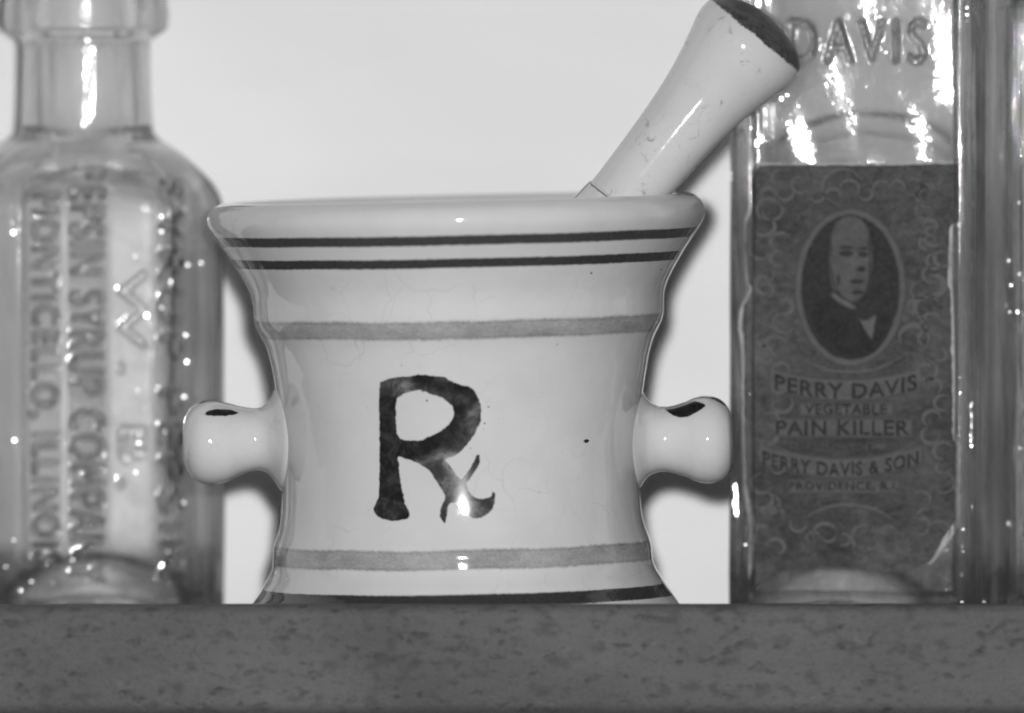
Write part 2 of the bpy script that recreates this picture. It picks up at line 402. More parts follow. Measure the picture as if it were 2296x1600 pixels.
RXO = [(330,235),(400,205),(500,185),(600,178),(680,165),(800,175),(900,190),(980,235),(1060,262),(1120,275),(1165,325),(1200,400),(1215,480),(1205,580),(1170,660),(1110,750),(1040,830),(980,875),(930,890),(905,910),(950,965),(1025,1060),(1060,1040),(1110,980),(1150,900),(1170,862),(1200,865),(1200,930),(1160,1010),(1110,1080),(1088,1120),(1110,1180),(1160,1230),(1220,1242),(1290,1225),(1303,1185),(1325,1180),(1335,1215),(1325,1290),(1290,1360),(1220,1405),(1140,1412),(1080,1385),(1040,1345),(1000,1292),(960,1282),(930,1305),(915,1380),(905,1455),(880,1445),(850,1400),(858,1320),(890,1240),(880,1190),(830,1110),(780,1030),(720,975),(640,930),(560,900),(495,882),(500,950),(510,1060),(530,1170),(555,1280),(590,1360),(585,1405),(520,1435),(430,1440),(330,1410),(285,1370),(275,1330),(300,1270),(320,1190),(325,1000),(327,800),(325,600),(322,400),(325,280)]
RXH = [(485,375),(540,340),(620,310),(690,310),(700,335),(720,318),(780,345),(860,370),(920,410),(960,450),(970,500),(955,560),(910,610),(840,665),(760,700),(680,732),(600,735),(520,722),(490,690),(478,600),(475,480)]
sy = decal('prescription_symbol', [rough_loop(rx(RXO), 2.5, 1.3), rough_loop(rx(RXH), 2.5, 1.3)], img_to_mortar, M_brush, mort, 4)
sy['label'] = 'dark brushed Rx sign on the front of the body'
Pt = [v.co for v in sy.data.vertices]
tone = []
for v_ in Pt:
    q = mloc + Mrot @ v_; X_ = CX + q.x / k(q.y / PX); Y_ = CY0 + (ZC - q.z) / k(q.y / PX)
    cx_, cy_ = (X_ - 765.3) * 3.8597, (Y_ - 797.2) * 3.8597
    tv = .12
    if cx_ < 600 and cy_ < 360: tv = .9
    elif cx_ > 620 and cy_ < 420 and cy_ > 150: tv = .75 if (cy_ - 255 - (cx_ - 700) * .32) > 0 else .15
    if cx_ > 600 and cy_ > 840 and cy_ > 840 - (cx_ - 800) * .5: tv = 1.15
    if cx_ > 1090 and 430 < cy_ < 780: tv = .75
    if cx_ > 850 and cy_ > 1190: tv = .95
    if cx_ < 520 and cy_ > 1250: tv = .3
    if cx_ > 1080 and 850 < cy_ < 1090: tv = .3
    if cx_ < 930 and cx_ > 830 and cy_ > 1250: tv = .4
    if abs((cy_ - 950) - (cx_ - 830) * 1.25) < 26 and cy_ < 1230 and cy_ > 930: tv = .3
    tone.append(tv)
tone = np.array(tone); E_ = np.array([e.vertices[:] for e in sy.data.edges])
for _ in range(7):
    acc = np.zeros(len(tone)); cnt = np.zeros(len(tone))
    for a_, b_ in ((0, 1), (1, 0)): np.add.at(acc, E_[:, a_], tone[E_[:, b_]]); np.add.at(cnt, E_[:, a_], 1)
    tone = .5 * tone + .5 * acc / np.maximum(cnt, 1)
fattr(sy.data, 'tone', tone)
# paint flecks
fl = [(X, Y, r) for X, Y, r in [(823, 915, 1.6), (811, 884, 1.4), (957, 899, 3.2), (1095, 913, 3), (1087, 950, 3), (1085, 963, 2), (1055, 1006, 2.2), (1058, 1019, 1.5), (826, 1145, 1.8), (900, 820, 2), (1326, 613, 3.2), (1482, 605, 2), (1128, 1094, 1.5), (1117, 940, 1.4),
      (1315, 989, 5.5), (860, 1180, 1.3)]]
for X, Y, r in fl:
    fv = [img_to_mortar(X, Y, 1.0)]; fe = [r]
    for q in range(10):
        a = q / 10 * 2 * math.pi; rr = r * random.uniform(.75, 1.25)
        fv.append(img_to_mortar(X + rr * math.cos(a) * (1.5 if r > 5 else 1), Y + rr * math.sin(a) * .9, 1.0)); fe.append(0)
    o = mesh_obj('paint_fleck', fv, [(0, 1 + q, 1 + (q + 1) % 10) for q in range(10)], M_brush, mort); fattr(o.data, 'edge', fe); fixn_dir(o)

# handles: lathed about a near-horizontal axis, rows given as picture points (x, top, bottom)
def handle(name, pts, side):
    P_ = np.array(pts, float)           # x, top row, bottom row
    xs = P_[:, 0]; rr = (P_[:, 2] - P_[:, 1]) / 2; cc = (P_[:, 2] + P_[:, 1]) / 2
    cur = smoothcurve(np.c_[xs, rr], 90); cen = np.interp(cur[:, 0] * side, xs[::1] * side, cc) if (xs[-1] - xs[0]) * side > 0 else np.interp(-cur[:, 0] * side, -xs * side, cc)
    V = []; n = 96; H = []
    def pt(x, r, c, a):
        # a: 0 = towards the camera, 90 deg = up
        p = Minv @ (Vector(W(x, c, 0)) - mloc)
        dy = r * math.cos(a); e = 408 - math.sqrt(max(408 ** 2 - dy * dy, 0))
        e *= min(1, max(0, (60 - (abs(p.x / PX) - 405)) / 60))     # the root follows the round body
        return (p.x - math.copysign(e * PX, p.x), p.y - dy * PX, p.z + r * math.sin(a) * PX)
    for (x, r), c in zip(cur, cen):
        for q in range(n):
            V.append(pt(x, max(r, .5), c, q / n * 2 * math.pi)); H.append(0)
    F = grid_faces(len(cur), n) + [tuple(range(n)), tuple((len(cur) - 1) * n + q for q in range(n))]
    o = mesh_obj('handle', V, F, M_glaze, mort); fixn(o)
    cx = cur[:, 0]; od = np.argsort(cx)
    def surf(x, deg):
        r = np.interp(x, cx[od], cur[od, 1]) + .8; c = np.interp(x, cx[od], cen[od])
        return pt(x, r, c, math.radians(deg))
    return o, surf
# from knob end to the body; the last points flare into the body
hl = [(409, 990, 991), (409.5, 968, 1016), (412, 946, 1038), (418, 930, 1054), (430, 914, 1072), (450, 901, 1084), (478, 899, 1087), (510, 905, 1079), (542, 912, 1063), (574, 916, 1055), (594, 909, 1059),
      (608, 893, 1071), (617, 874, 1085), (625, 858, 1097), (640, 850, 1104)]
hr = [(1643, 985, 986), (1642.5, 960, 1012), (1640, 936, 1038), (1633, 913, 1060), (1615, 896, 1077), (1591, 889, 1084), (1561, 892, 1080), (1538, 902, 1070), (1511, 911, 1062), (1484, 912, 1058), (1460, 902, 1064),
      (1448, 888, 1073), (1440, 872, 1084), (1432, 860, 1094), (1417, 853, 1100)]
h1, s1 = handle('handle', hl, 1); h2, s2 = handle('handle', hr, -1)
h1['label'] = 'left stub handle with dark brush dabs'; h2['label'] = 'right stub handle with dark brush dabs'
def dab(surf, pts, parent):
    L = rough_loop(pts, 2.0, .5)
    o = decal('painted_dab', [L], lambda x, dg: surf(x, dg), M_brush, parent, 3.0); o.parent = parent; return o
dab(s1, [(457, 44), (470, 51), (495, 57), (520, 60), (538, 55), (532, 49), (515, 44), (495, 41), (470, 40)], h1)
dab(s1, [(439, 70), (450, 78), (470, 92), (500, 104), (530, 100), (505, 92), (475, 82), (455, 72)], h1)
dab(s2, [(1490, 70), (1505, 84), (1530, 86), (1555, 70), (1578, 58), (1584, 52), (1575, 46), (1555, 39), (1535, 37), (1515, 43), (1500, 55)], h2)
dab(s2, [(1565, 92), (1590, 96), (1615, 92), (1629, 84), (1631, 74), (1622, 66), (1605, 68), (1585, 76), (1570, 84)], h2)

# ------------------------------------------------------------------ pestle
pd = -75
ang = math.radians(51); ca, sa = math.cos(ang), math.sin(ang)
pp = [(60, .5), (58, 20), (54, 45), (44, 75), (30, 100), (14, 118), (0, 127), (-14, 131), (-32, 132), (-54, 129), (-80, 122), (-133, 109), (-192, 97.5), (-269, 89), (-359, 83), (-450, 79), (-486, 78.5), (-488, 79.5), (-496, 82.5), (-540, 86), (-620, 90),
      (-700, 100), (-780, 118), (-840, 125), (-880, 112), (-905, 75), (-915, 30), (-917, .5)]
pc = smoothcurve([(a * .82 if a > 0 else a, b) for a, b in pp], 260)
pest = empty('pestle', W(1694.7 - 917 * ca, 75.8 + 917 * sa, pd - 52))
tag(pest, 'off-white glazed pestle with a dark painted end leaning in the mortar', 'pestle')
SLV = []; o0 = Vector(pest.location); V = []; H = []; n = 120; pdf = lambda s_: pd + (s_ + 400) * .10
for s_, r in pc:
    for q in range(n):
        a = q / n * 2 * math.pi; lim = -.55 if math.cos(a) > 0 else -.30
        SLV.append(float(sstep(-470 if math.cos(a) > 0 else -482, -500, s_) * sstep(lim - .06, lim + .06, math.sin(a))))
    b = Vector(W(1694.7 + s_ * ca, 75.8 - s_ * sa, pdf(s_)))
    for q in range(n):
        a = q / n * 2 * math.pi; rr = r * (1 + .006 * math.sin(2 * a + s_ * .006))
        p = b + Vector((sa * rr * math.cos(a), rr * math.sin(a), -ca * rr * math.cos(a))) * k(pd) - o0
        V.append(p); H.append(s_)
o = mesh_obj('shaft', V, grid_faces(len(pc), n) + [tuple(range(n)), tuple((len(pc) - 1) * n + q for q in range(n))], M_pestle, pest)
fattr(o.data, 'hh', H); fattr(o.data, 'sleeve_dark', SLV); fixn(o)

# ------------------------------------------------------------------ raised lettering heightmaps
def text_raster(txt, x0, x1, z0, z1, res, rot=0, spacing=1.0):
    """height field (0..1) of a word stretched into the box; rot=-90 reads downwards. Returns sampler(x, z)."""
    cu = bpy.data.curves.new('t', 'FONT'); cu.body = txt; cu.space_character = spacing; cu.resolution_u = 4
    ob = bpy.data.objects.new('t', cu); C.objects.link(ob); bpy.context.view_layer.update()
    me = ob.evaluated_get(bpy.context.evaluated_depsgraph_get()).to_mesh()
    v = np.array([p.co[:2] for p in me.vertices]); me.calc_loop_triangles()
    T = np.array([t.vertices for t in me.loop_triangles]); ob.evaluated_get(bpy.context.evaluated_depsgraph_get()).to_mesh_clear()
    bpy.data.objects.remove(ob); bpy.data.curves.remove(cu)
    lo, hi = v.min(0), v.max(0); v = (v - lo) / (hi - lo)
    if rot == -90: v = np.c_[v[:, 1], 1 - v[:, 0]]
    if rot == 90: v = np.c_[1 - v[:, 1], v[:, 0]]
    nx, nz = int((x1 - x0) / res) + 1, int((z1 - z0) / res) + 1
    G = np.zeros((nz, nx)); q = v * [nx - 1, nz - 1]
    for t in T:
        a, b, c = q[t]; mn = np.floor(np.minimum(np.minimum(a, b), c)).astype(int); mx = np.ceil(np.maximum(np.maximum(a, b), c)).astype(int)
        X, Z = np.meshgrid(np.arange(mn[0], mx[0] + 1), np.arange(mn[1], mx[1] + 1))
        X = np.clip(X, 0, nx - 1); Z = np.clip(Z, 0, nz - 1)
        d1 = (b[0] - a[0]) * (Z - a[1]) - (b[1] - a[1]) * (X - a[0]); d2 = (c[0] - b[0]) * (Z - b[1]) - (c[1] - b[1]) * (X - b[0]); d3 = (a[0] - c[0]) * (Z - c[1]) - (a[1] - c[1]) * (X - c[0])
        m = ((d1 >= -1) & (d2 >= -1) & (d3 >= -1)) | ((d1 <= 1) & (d2 <= 1) & (d3 <= 1))
        G[Z[m], X[m]] = 1
    pad = 6; G = np.pad(G, pad)
    for _ in range(3):
        G = (G + np.roll(G, 1, 0) + np.roll(G, -1, 0) + np.roll(G, 1, 1) + np.roll(G, -1, 1)) / 5
    def f(x, z):
        i = np.clip((x - x0) / res + pad, 0, G.shape[1] - 2.001); j = np.clip((z - z0) / res + pad, 0, G.shape[0] - 2.001)
        i0, j0 = i.astype(int), j.astype(int); fi, fj = i - i0, j - j0
        return G[j0, i0] * (1 - fi) * (1 - fj) + G[j0, i0 + 1] * fi * (1 - fj) + G[j0 + 1, i0] * (1 - fi) * fj + G[j0 + 1, i0 + 1] * fi * fj
    return f
def section(A, B, chx, chy, step, smooth):
    """chamfered rectangle sampled at ~step px, first point at front centre, going towards +x. y<0 is the front."""
    c = np.array([(0, -B), (A - chx, -B), (A, -B + chy), (A, B - chy), (A - chx, B), (-(A - chx), B), (-A, B - chy), (-A, -B + chy), (-(A - chx), -B), (0, -B)], float)
    out = []
    for i in range(len(c) - 1):
        mid = (c[i] + c[i + 1]) / 2; front = mid[1] < -B + chy + 1
        st = step if front else step * 2.2
        L = np.hypot(*(c[i + 1] - c[i])); m = max(2, int(L / st))
        for t in range(m): out.append(c[i] + (c[i + 1] - c[i]) * t / m)
    out = np.array(out)
    for _ in range(smooth): out = (np.roll(out, 1, 0) + 2 * out + np.roll(out, -1, 0)) / 4
    return out
def bottle(name, base, yaw, sec, A, half, mats, hfun, wallt, dome, step_z, seed, kk, dark_amt=.52, dx=0, lit_panel=None):
    """sec: body section; half: [(height, half width)] from base to lip; hfun(x, z, s): outward relief in px."""
    o = empty(name, base, (0, 0, yaw))
    n = len(sec); hh = np.array(half, float)
    cur = smoothcurve(hh, 1400)
    zs = [cur[0]]; 
    for p in cur[1:]:
        if np.hypot(*(p - zs[-1])) >= step_z: zs.append(p)
    zs.append(cur[-1]); zs = np.array(zs)
    neck = hh[np.argmin(np.abs(hh[:, 0] - hh[:, 0].max()))][1]; rn = np.min(hh[len(hh) // 2:, 1])
    phi = np.arctan2(sec[:, 1] / np.abs(sec[:, 1]).max(), sec[:, 0] / A); circ = np.c_[np.cos(phi), np.sin(phi)]
    # even out circle spacing a little
    tan = np.roll(sec, -1, 0) - np.roll(sec, 1, 0); nrm = np.c_[tan[:, 1], -tan[:, 0]]; nrm /= np.linalg.norm(nrm, axis=1)[:, None]
    r_ = np.random.default_rng(seed)
    ph = r_.uniform(0, 6, 12)
    V = []
    B = np.abs(sec[:, 1]).max()
    def ring(z, a, relief, shrink=0):
        kf = sstep(0, 1, (A - a) / (A - rn - 8)) if a < A else 0.0     # 0 body, 1 round neck
        kf = min(1, max(0, kf))
        bs = sec * (1 if shrink == 0 else 1) * [a / A, a / A if a > B else 1]
        # depth follows the shoulder
        b_scale = (1 - kf) + kf * (a / B)
        bs = np.c_[sec[:, 0] * a / A, sec[:, 1] * b_scale]
        p = bs * (1 - kf) + circ * a * kf
        nn = nrm * (1 - kf) + circ * kf; nn /= np.linalg.norm(nn, axis=1)[:, None]
        off = relief(p[:, 0], p[:, 1], z, nn) * (1 - kf) if relief is not None else 0
        t = np.arange(n) / n * 2 * np.pi
        wob = .9 * np.sin(3 * t + ph[0] + z * .006) + .7 * np.sin(5 * t + ph[1] - z * .011) + .5 * np.sin(9 * t + ph[2] + z * .017)
        p = p + nn * (off + wob - shrink)[:, None]
        return np.c_[p, np.full(n, z)]
    TH = []; DARK = []; LIT = []
    def steep(z, a):
        e = 4.0; g1 = ring(z + e, a, hfun)[:, :2] - ring(z - e, a, hfun)[:, :2]
        r0 = ring(z, a, hfun)[:, :2]; r1 = ring(z, a, None)[:, :2]
        off = np.hypot(*(r0 - r1).T) * np.sign(((r0 - r1) * r1).sum(1)); gx = np.abs(np.roll(off, -1) - np.roll(off, 1)) / 8
        offp = ring(z + e, a, None)[:, :2] - ring(z - e, a, None)[:, :2]
        gz = np.hypot(*(g1 - offp).T) / 8
        return np.clip((np.hypot(gx, gz) - .12) / .6, 0 if z > dome[1] + 60 else -.7, 1)
    rings = []
    # outer foot with push-up: centre -> rim
    zr = zs[0, 0]
    for f in np.linspace(.02, .97, 34):
        q = sec * f; rad = np.hypot(q[:, 0] - dx, q[:, 1])
        zz = dome[1] * np.clip(1 - (rad / dome[0]) ** 2, 0, 1) ** .8 + 2
        rings.append(np.c_[q, zz])
    TH += [np.full(n, .9)] * len(rings)
    for rg in rings:
        rad = np.hypot(rg[:, 0], rg[:, 1]); LIT.append(0 * rad); DARK.append(0 * rad)
    for z, a in zs:
        st = steep(z, a); rings.append(ring(z, a, hfun)); ee = np.hypot((sec[:, 0] - dx) / (dome[0] * 1.14), (z - 22) / (dome[1] * 1.12))
        fr_ = sstep(.5, .8, -nrm[:, 1])
        arch = .88 * np.exp(-((ee - 1.04) / .10) ** 2) + .34 * sstep(1.0, 1.1, ee) * sstep(dome[1] + 25, dome[1] - 30, z)  # painted arch: dark refraction of the thick base put into the colour
        DARK.append(np.clip(dark_amt * st * np.maximum(sstep(.3, .7, -nrm[:, 1]), .5 * sstep(.3, .7, nrm[:, 1])) + arch * fr_, 0, .9)); TH.append(np.where(st > .05, st, -.7 * sstep(dome[1] + 60, dome[1] + 20, z)))
    ztop_ = zs[-1, 0]; atop = zs[-1, 1]
    # inner wall from the lip down
    hz = zs[:, 0]; az = zs[:, 1]
    inz = np.concatenate([[ztop_ - 4], np.arange(ztop_ - 14, dome[2], -9)])
    sm_half = np.interp(inz, hz, az)
    for z, a in zip(inz, sm_half):
        a2 = min(a, (rn if z > hh[np.argmax(hh[:, 1] < rn + 10), 0] else 1e9))
        if z > ztop_ - 10: a2 = rn + 2
        wt = wallt * (1 + .25 * math.sin(z * .004 + ph[4]))
        rad_fac = 1
        rings.append(ring(z, a2, None, wt))
    last = rings[-1][:, :2]; zb = inz[-1]
    for f in [.985, .96, .92, .87, .81, .74, .66, .57, .47, .37, .27, .17, .08, .02]:
        q = last * f; rad = np.hypot(q[:, 0] - dx, q[:, 1])
        zz = zb - 26 * (1 - (f) ** 6) + (dome[1] * .95) * np.clip(1 - (rad / (dome[0] * .95)) ** 2, 0, 1) ** .8
        rings.append(np.c_[q, zz])
    V = np.vstack(rings) * kk
    F = grid_faces(len(rings), n)
    F += [tuple(range(n))[::-1], tuple((len(rings) - 1) * n + j for j in range(n))]
    g = mesh_obj('glass', V, F, mats[0], o); inner = mats[1]
    TH += [np.full(n, -.12 * sstep(dome[1] + 60, dome[1] + 20, r[0, 2])) for r in rings[len(TH):]]
    nfl = len(rings) - 14
    for r in rings[len(LIT):nfl]:
        LIT.append(lit_panel(r[:, 0], r[:, 2]) * sstep(.5, .8, -nrm[:, 1]) if (lit_panel and len(LIT) > 34 + len(zs)) else np.zeros(n))
    for r in rings[nfl:]:
        rad = np.hypot(r[:, 0] - dx, r[:, 1]); LIT.append(.97 * sstep(dome[0] * .96, dome[0] * .86, rad) * sstep(.12 * dome[0], .3 * dome[0], rad))  # floor painted pale as the bright lens in the base
    for r in rings[len(DARK):]:
        rad = np.hypot(r[:, 0] - dx, r[:, 1]); DARK.append(np.where(rad < dome[0] * .3, .8, .55 * sstep(dome[1] + 70, dome[1] + 25, r[0, 2]) * sstep(dome[0] * .8, dome[0], rad)))  # dark refraction around the floor painted into the colour
    for nm_, vv in (('thick', TH), ('painted_dark', DARK), ('painted_bright', LIT)): fattr(g.data, nm_, np.concatenate(vv))
    fixn(g); g.data.materials.append(inner)
    q0 = 34 + len(zs)
    for pl in g.data.polygons:
        if min(pl.vertices) >= (q0 - 1) * n: pl.material_index = 1
    return o

# ---- left medicine bottle
dL = 700; KL = k(dL)
def zrow(y, kk): return (ZC - y * kk) / kk          # picture row -> height above the board, px of that depth
zl = lambda y: zrow(y, KL)
LAY = dict(step=4.0)
secL = section(305, 185, 125, 115, 4.2, 14)
halfL = [(2, 288), (12, 300), (30, 305), (zl(900), 305), (zl(520), 305), (zl(470), 303), (zl(440), 296), (zl(412), 280), (zl(385), 256), (zl(358), 228), (zl(335), 198), (zl(315), 168), (zl(300), 154), (zl(285), 149),
         (zl(200), 144), (zl(105), 142), (zl(92), 146), (zl(80), 160), (zl(65), 180), (zl(40), 184), (zl(15), 183), (zl(-15), 176), (zl(-30), 160), (zl(-36), 148)]
T1 = text_raster('PEPSIN SYRUP COMPANY', -56, 20, zl(1300), zl(372), 2, -90, 1.15)
T2 = text_raster('MONTICELLO, ILLINOIS', -152, -84, zl(1262), zl(430), 2, -90, 1.15)
T3 = text_raster('W. B.', 52, 110, zl(1090), zl(600), 2, -90, 1.3)
T4 = text_raster('SYRUP PEPSIN', 142, 200, zl(1290), zl(400), 2, -90, 1.2)
def reliefL(x, y, z, nn):
    front = sstep(.35, .6, -nn[:, 1])
    top = zl(372) - 95 * (1 - np.sqrt(np.clip(1 - (x / 168) ** 2, 0, 1)))
    ins = sstep(-14, 22, np.minimum(164 - np.abs(x), np.minimum(top - z, z - zl(1305))))
    h = -6 * ins * sstep(.8, .95, -nn[:, 1])
    zz = np.full(len(x), z)
    h = h + 13 * front * (T1(x, zz) + T2(x, zz) + .5 * T3(x, zz) + .6 * T4(x, zz))
    # back panel
    h = h - 8 * ins * sstep(.8, .95, nn[:, 1])
    return h
def lit_panelL(x, z):  # painted brightness of the flash-lit panel centre
    m = sstep(zl(1270), zl(1180), z) * sstep(zl(420), zl(520), z)
    a = .80 * sstep(14, 48, x) * sstep(150, 112, x) + .75 * np.exp(-((x + 68) / 8) ** 2) + .10 * (np.abs(x) < 170)
    return a * m
lx, ly, _ = W(195, YB, dL)
bl = bottle('glass_bottle', (lx, (dL) * PX, 0), math.radians(8), secL, 305, halfL, GL, reliefL, 34, (172, 100, 40), 4.2, 3, KL, lit_panel=lit_panelL)
tag(bl, 'clear embossed medicine bottle with round neck, standing at the left of the mortar', 'bottle')

# ---- right labelled bottle
dR = 410; KR = k(dR)
zr_ = lambda y: zrow(y, KR)
secR = section(285, 205, 42, 42, 4.2, 5)
halfR = [(2, 270), (12, 281), (30, 285), (zr_(900), 285), (zr_(0), 285), (zr_(-200), 285), (zr_(-240), 276), (zr_(-290), 235), (zr_(-330), 185), (zr_(-360), 150), (zr_(-400), 138), (zr_(-560), 134), (zr_(-575), 150), (zr_(-600), 168), (zr_(-640), 168), (zr_(-665), 150)]
TD = text_raster('DAVIS', -148, 158, zr_(142), zr_(44), 2, 0, 1.25)
def reliefR(x, y, z, nn):
    fr = sstep(.8, .95, -nn[:, 1]); bk = sstep(.8, .95, nn[:, 1])
    ins = sstep(0, 14, np.minimum(232 - np.abs(x), np.minimum(zr_(-160) - z, z - zr_(1330))))
    zz = np.full(len(x), z)
    h = -9 * ins * fr + 14 * fr * TD(x, zz)
    top = zr_(250) - 120 * (1 - np.sqrt(np.clip(1 - (x / 225) ** 2, 0, 1)))
    insb = sstep(0, 12, np.minimum(218 - np.abs(x), np.minimum(top - z, z - zr_(1290))))
    h = h - 26 * insb * bk
    ring_ = np.exp(-((top - z - 60) / 10) ** 2) * (np.abs(x) < 200); h = h + 7 * ring_ * bk
    for xr_, am in ((250, 5), (262, 7), (274, 7), (283, 5)): h = h + am * np.exp(-((x - xr_) / 3.2) ** 2) * (y < 0)
    sd = sstep(.8, .95, np.abs(nn[:, 0]))
    h = h - 8 * sd * sstep(0, 12, np.minimum(120 - np.abs(y), np.minimum(zr_(-150) - z, z - zr_(1300))))
    return h
YAW = math.radians(-6.5)
rx_, _, _ = W(1934, YB, dR)
br = bottle('glass_bottle', (rx_, dR * PX, 0), YAW, secR, 285, halfR, GR, reliefR, 36, (178, 108, 42), 4.4, 5, KR, dx=-52)
tag(br, 'square glass bottle with a dark torn paper label bearing an oval portrait', 'bottle')

# label on the front panel, local px (x right, z up) of the bottle
mR = Matrix.Rotation(YAW, 3, 'Z'); mRi = mR.transposed(); bR = Vector(br.location)
def lab_pt(lift):
    def f(X, Y):
        # intersect the view ray with the panel plane (local y = -(205-9) - lift)
        yl = -(205 - 9 + 1.5 + lift) * KR
        d = dR - 200.
        for _ in range(6):
            p = mRi @ (Vector(W(X, Y, d)) - bR)
            q = bR + mR @ Vector((p.x, yl, p.z)); d = q.y / PX
        return (p.x, yl, p.z)
    return f
LO = [(1702,371),(1850,371),(2000,370),(2138,368),(2149,373),(2151,400),(2152,490),(2132,506),(2128,560),(2126,638),(2132,666),(2135,829),(2137,972),(2144,1001),(2143,1090),(2142,1164),(2115,1210),(2087,1259),(2063,1269),(1996,1288),(1960,1283),(1929,1279),(1881,1271),(1824,1274),(1747,1283),(1704,1307),(1676,1322),(1683,1290),(1690,1260),(1697,1188),(1683,1135),(1673,1068),(1670,925),(1671,786),(1664,733),(1671,686),(1690,647),(1678,630),(1672,518),(1684,470),(1686,402),(1692,388)]
LB = [(1690,366),(1850,366),(2000,365),(2140,363),(2158,366),(2160,400),(2163,492),(2146,514),(2142,560),(2134,638),(2141,666),(2143,829),(2145,970),(2153,999),(2153,1090),(2152,1172),(2126,1218),(2090,1264),(2060,1266),(1996,1283),(1960,1278),(1929,1274),(1881,1266),(1824,1269),(1747,1278),(1704,1302),(1678,1318),(1678,1300),(1679,1250),(1682,1188),(1673,1135),(1667,1068),(1664,925),(1662,786),(1655,733),(1661,686),(1680,647),(1673,630),(1667,518),(1676,470),(1680,402),(1686,380)]
lab = decal('label', [rough_loop(LB, 6, 1.2)], lab_pt(0), M_torn, br, 30)
lab['label'] = 'dark torn paper label with an oval portrait'
lp = decal('printed_paper', [rough_loop(LO, 5, 1.6)], lab_pt(1.0), M_label, lab, 25)
def thick(o, t):
    m = o.modifiers.new('thickness', 'SOLIDIFY'); m.thickness = t; m.offset = -1
thick(lab, .00005)
def ell(cx, cy, a, b, n=80, jit=.6):
    t = np.linspace(0, 2 * np.pi, n, endpoint=False)
    return np.c_[cx + a * np.cos(t), cy + b * np.sin(t)] + rng.normal(0, jit, (n, 2))
decal('oval_frame', [ell(1907, 645, 126, 178), ell(1907, 645, 109, 161)], lab_pt(1.8), M_ring, lab, 4)
decal('oval_ground', [ell(1907, 645, 109.5, 162)], lab_pt(1.7), M_inkdark, lab, 14)
# generic bust inside the oval
decal('portrait_coat', [rough_loop([(1812,700),(1830,672),(1862,664),(1884,678),(1912,696),(1924,706),(1940,712),(1962,704),(1985,700),(2000,716),(1990,752),(1966,786),(1935,803),(1900,804),(1862,790),(1832,752)], 4, 1)], lab_pt(1.9), soft_ink('engraved_coat', .016, .030, .028, 8), lab, 6)
decal('portrait', [rough_loop([(1861,560),(1862,525),(1874,498),(1892,484),(1912,482),(1932,490),(1948,512),(1954,545),(1955,565),(1958,580),(1953,600),(1950,630),(1942,655),(1926,676),(1908,680),(1888,668),(1872,645),(1862,610),(1856,585)], 3, .8)], lab_pt(2.4), M_face, lab, 4)
decal('portrait_hair', [rough_loop([(1862,520),(1858,560),(1856,600),(1863,640),(1878,660),(1874,630),(1868,590),(1868,550),(1874,515)], 3, 1)], lab_pt(2.3), M_face, lab, 4)
decal('portrait_hair', [rough_loop([(1950,520),(1958,560),(1958,600),(1952,640),(1946,655),(1947,620),(1949,580),(1946,545)], 3, 1)], lab_pt(2.7), M_face, lab, 4)
decal('portrait_collar', [rough_loop([(1866,650),(1884,664),(1912,680),(1924,694),(1905,694),(1880,680),(1862,664)], 3, .6)], lab_pt(2.9), M_soft, lab, 4)
decal('portrait_shirt', [rough_loop([(1914,704),(1936,716),(1950,712),(1966,702),(1964,730),(1956,764),(1944,752),(1930,728)], 3, .9)], lab_pt(2.9), M_soft, lab, 4)
for cx_, cy_, a, b in [(1897, 569, 17, 8), (1936, 571, 13, 8), (1898, 556, 18, 5), (1936, 558, 13, 5), (1931, 604, 11, 8), (1921, 632, 19, 6), (1924, 656, 15, 6), (1880, 628, 5, 14)]:
    decal('portrait_feature', [ell(cx_, cy_, a, b, 20, .5)], lab_pt(3.0), M_feat, lab, 2.5)
def arcband(x0_, x1_, yc, h, sag):
    xs = np.linspace(x0_, x1_, 30); f = lambda x: yc - sag * ((2 * (x - (x0_ + x1_) / 2) / (x1_ - x0_)) ** 2)
    return np.array([(x, f(x) - h / 2) for x in xs] + [(x, f(x) + h / 2) for x in xs[::-1]]) + rng.normal(0, .5, (60, 2))
for a_ in [(1722, 2070, 876, 52, 30), (1790, 2006, 918, 34, 0), (1735, 2048, 960, 46, 0), (1700, 2072, 1050, 48, 34), (1765, 2020, 1092, 34, 0), (1810, 1990, 1002, 14, 0)]:
    decal('banner', [arcband(*a_)], lab_pt(1.6), M_banner, lab, 6)
def label_text(txt, cx, cy, w, h, sag=0.0, mat=None, lift=2.4):
    cu = bpy.data.curves.new('t', 'FONT'); cu.body = txt; cu.resolution_u = 3; cu.space_character = 1.1; cu.offset = .028
    ob = bpy.data.objects.new('t', cu); C.objects.link(ob); bpy.context.view_layer.update()
    ev = ob.evaluated_get(bpy.context.evaluated_depsgraph_get()); me = ev.to_mesh()
    v = np.array([p.co[:2] for p in me.vertices]); F_ = [tuple(p.vertices) for p in me.polygons]; ev.to_mesh_clear()
    bpy.data.objects.remove(ob); bpy.data.curves.remove(cu)
    lo, hi = v.min(0), v.max(0); v = (v - lo) / (hi - lo) - .5
    fn = lab_pt(lift)
    pts = [fn(cx + a * w + rng.normal(0, .5), cy - b * h + sag * (1 - (2 * a) ** 2) + rng.normal(0, .9)) for a, b in v]
    o = mesh_obj('lettering', pts, F_, mat or M_inkdark, lab, smooth=False); fixn_dir(o); return o
label_text('PERRY DAVIS', 1897, 856, 320, 36, 22)
label_text('VEGETABLE', 1896, 918, 185, 24)
label_text('PAIN KILLER', 1890, 960, 300, 34)
label_text('MANUFACTURED BY', 1890, 1002, 150, 9)
label_text('PERRY DAVIS & SON', 1885, 1027, 350, 32, 26)
label_text('PROVIDENCE, R.I.', 1892, 1092, 245, 22)
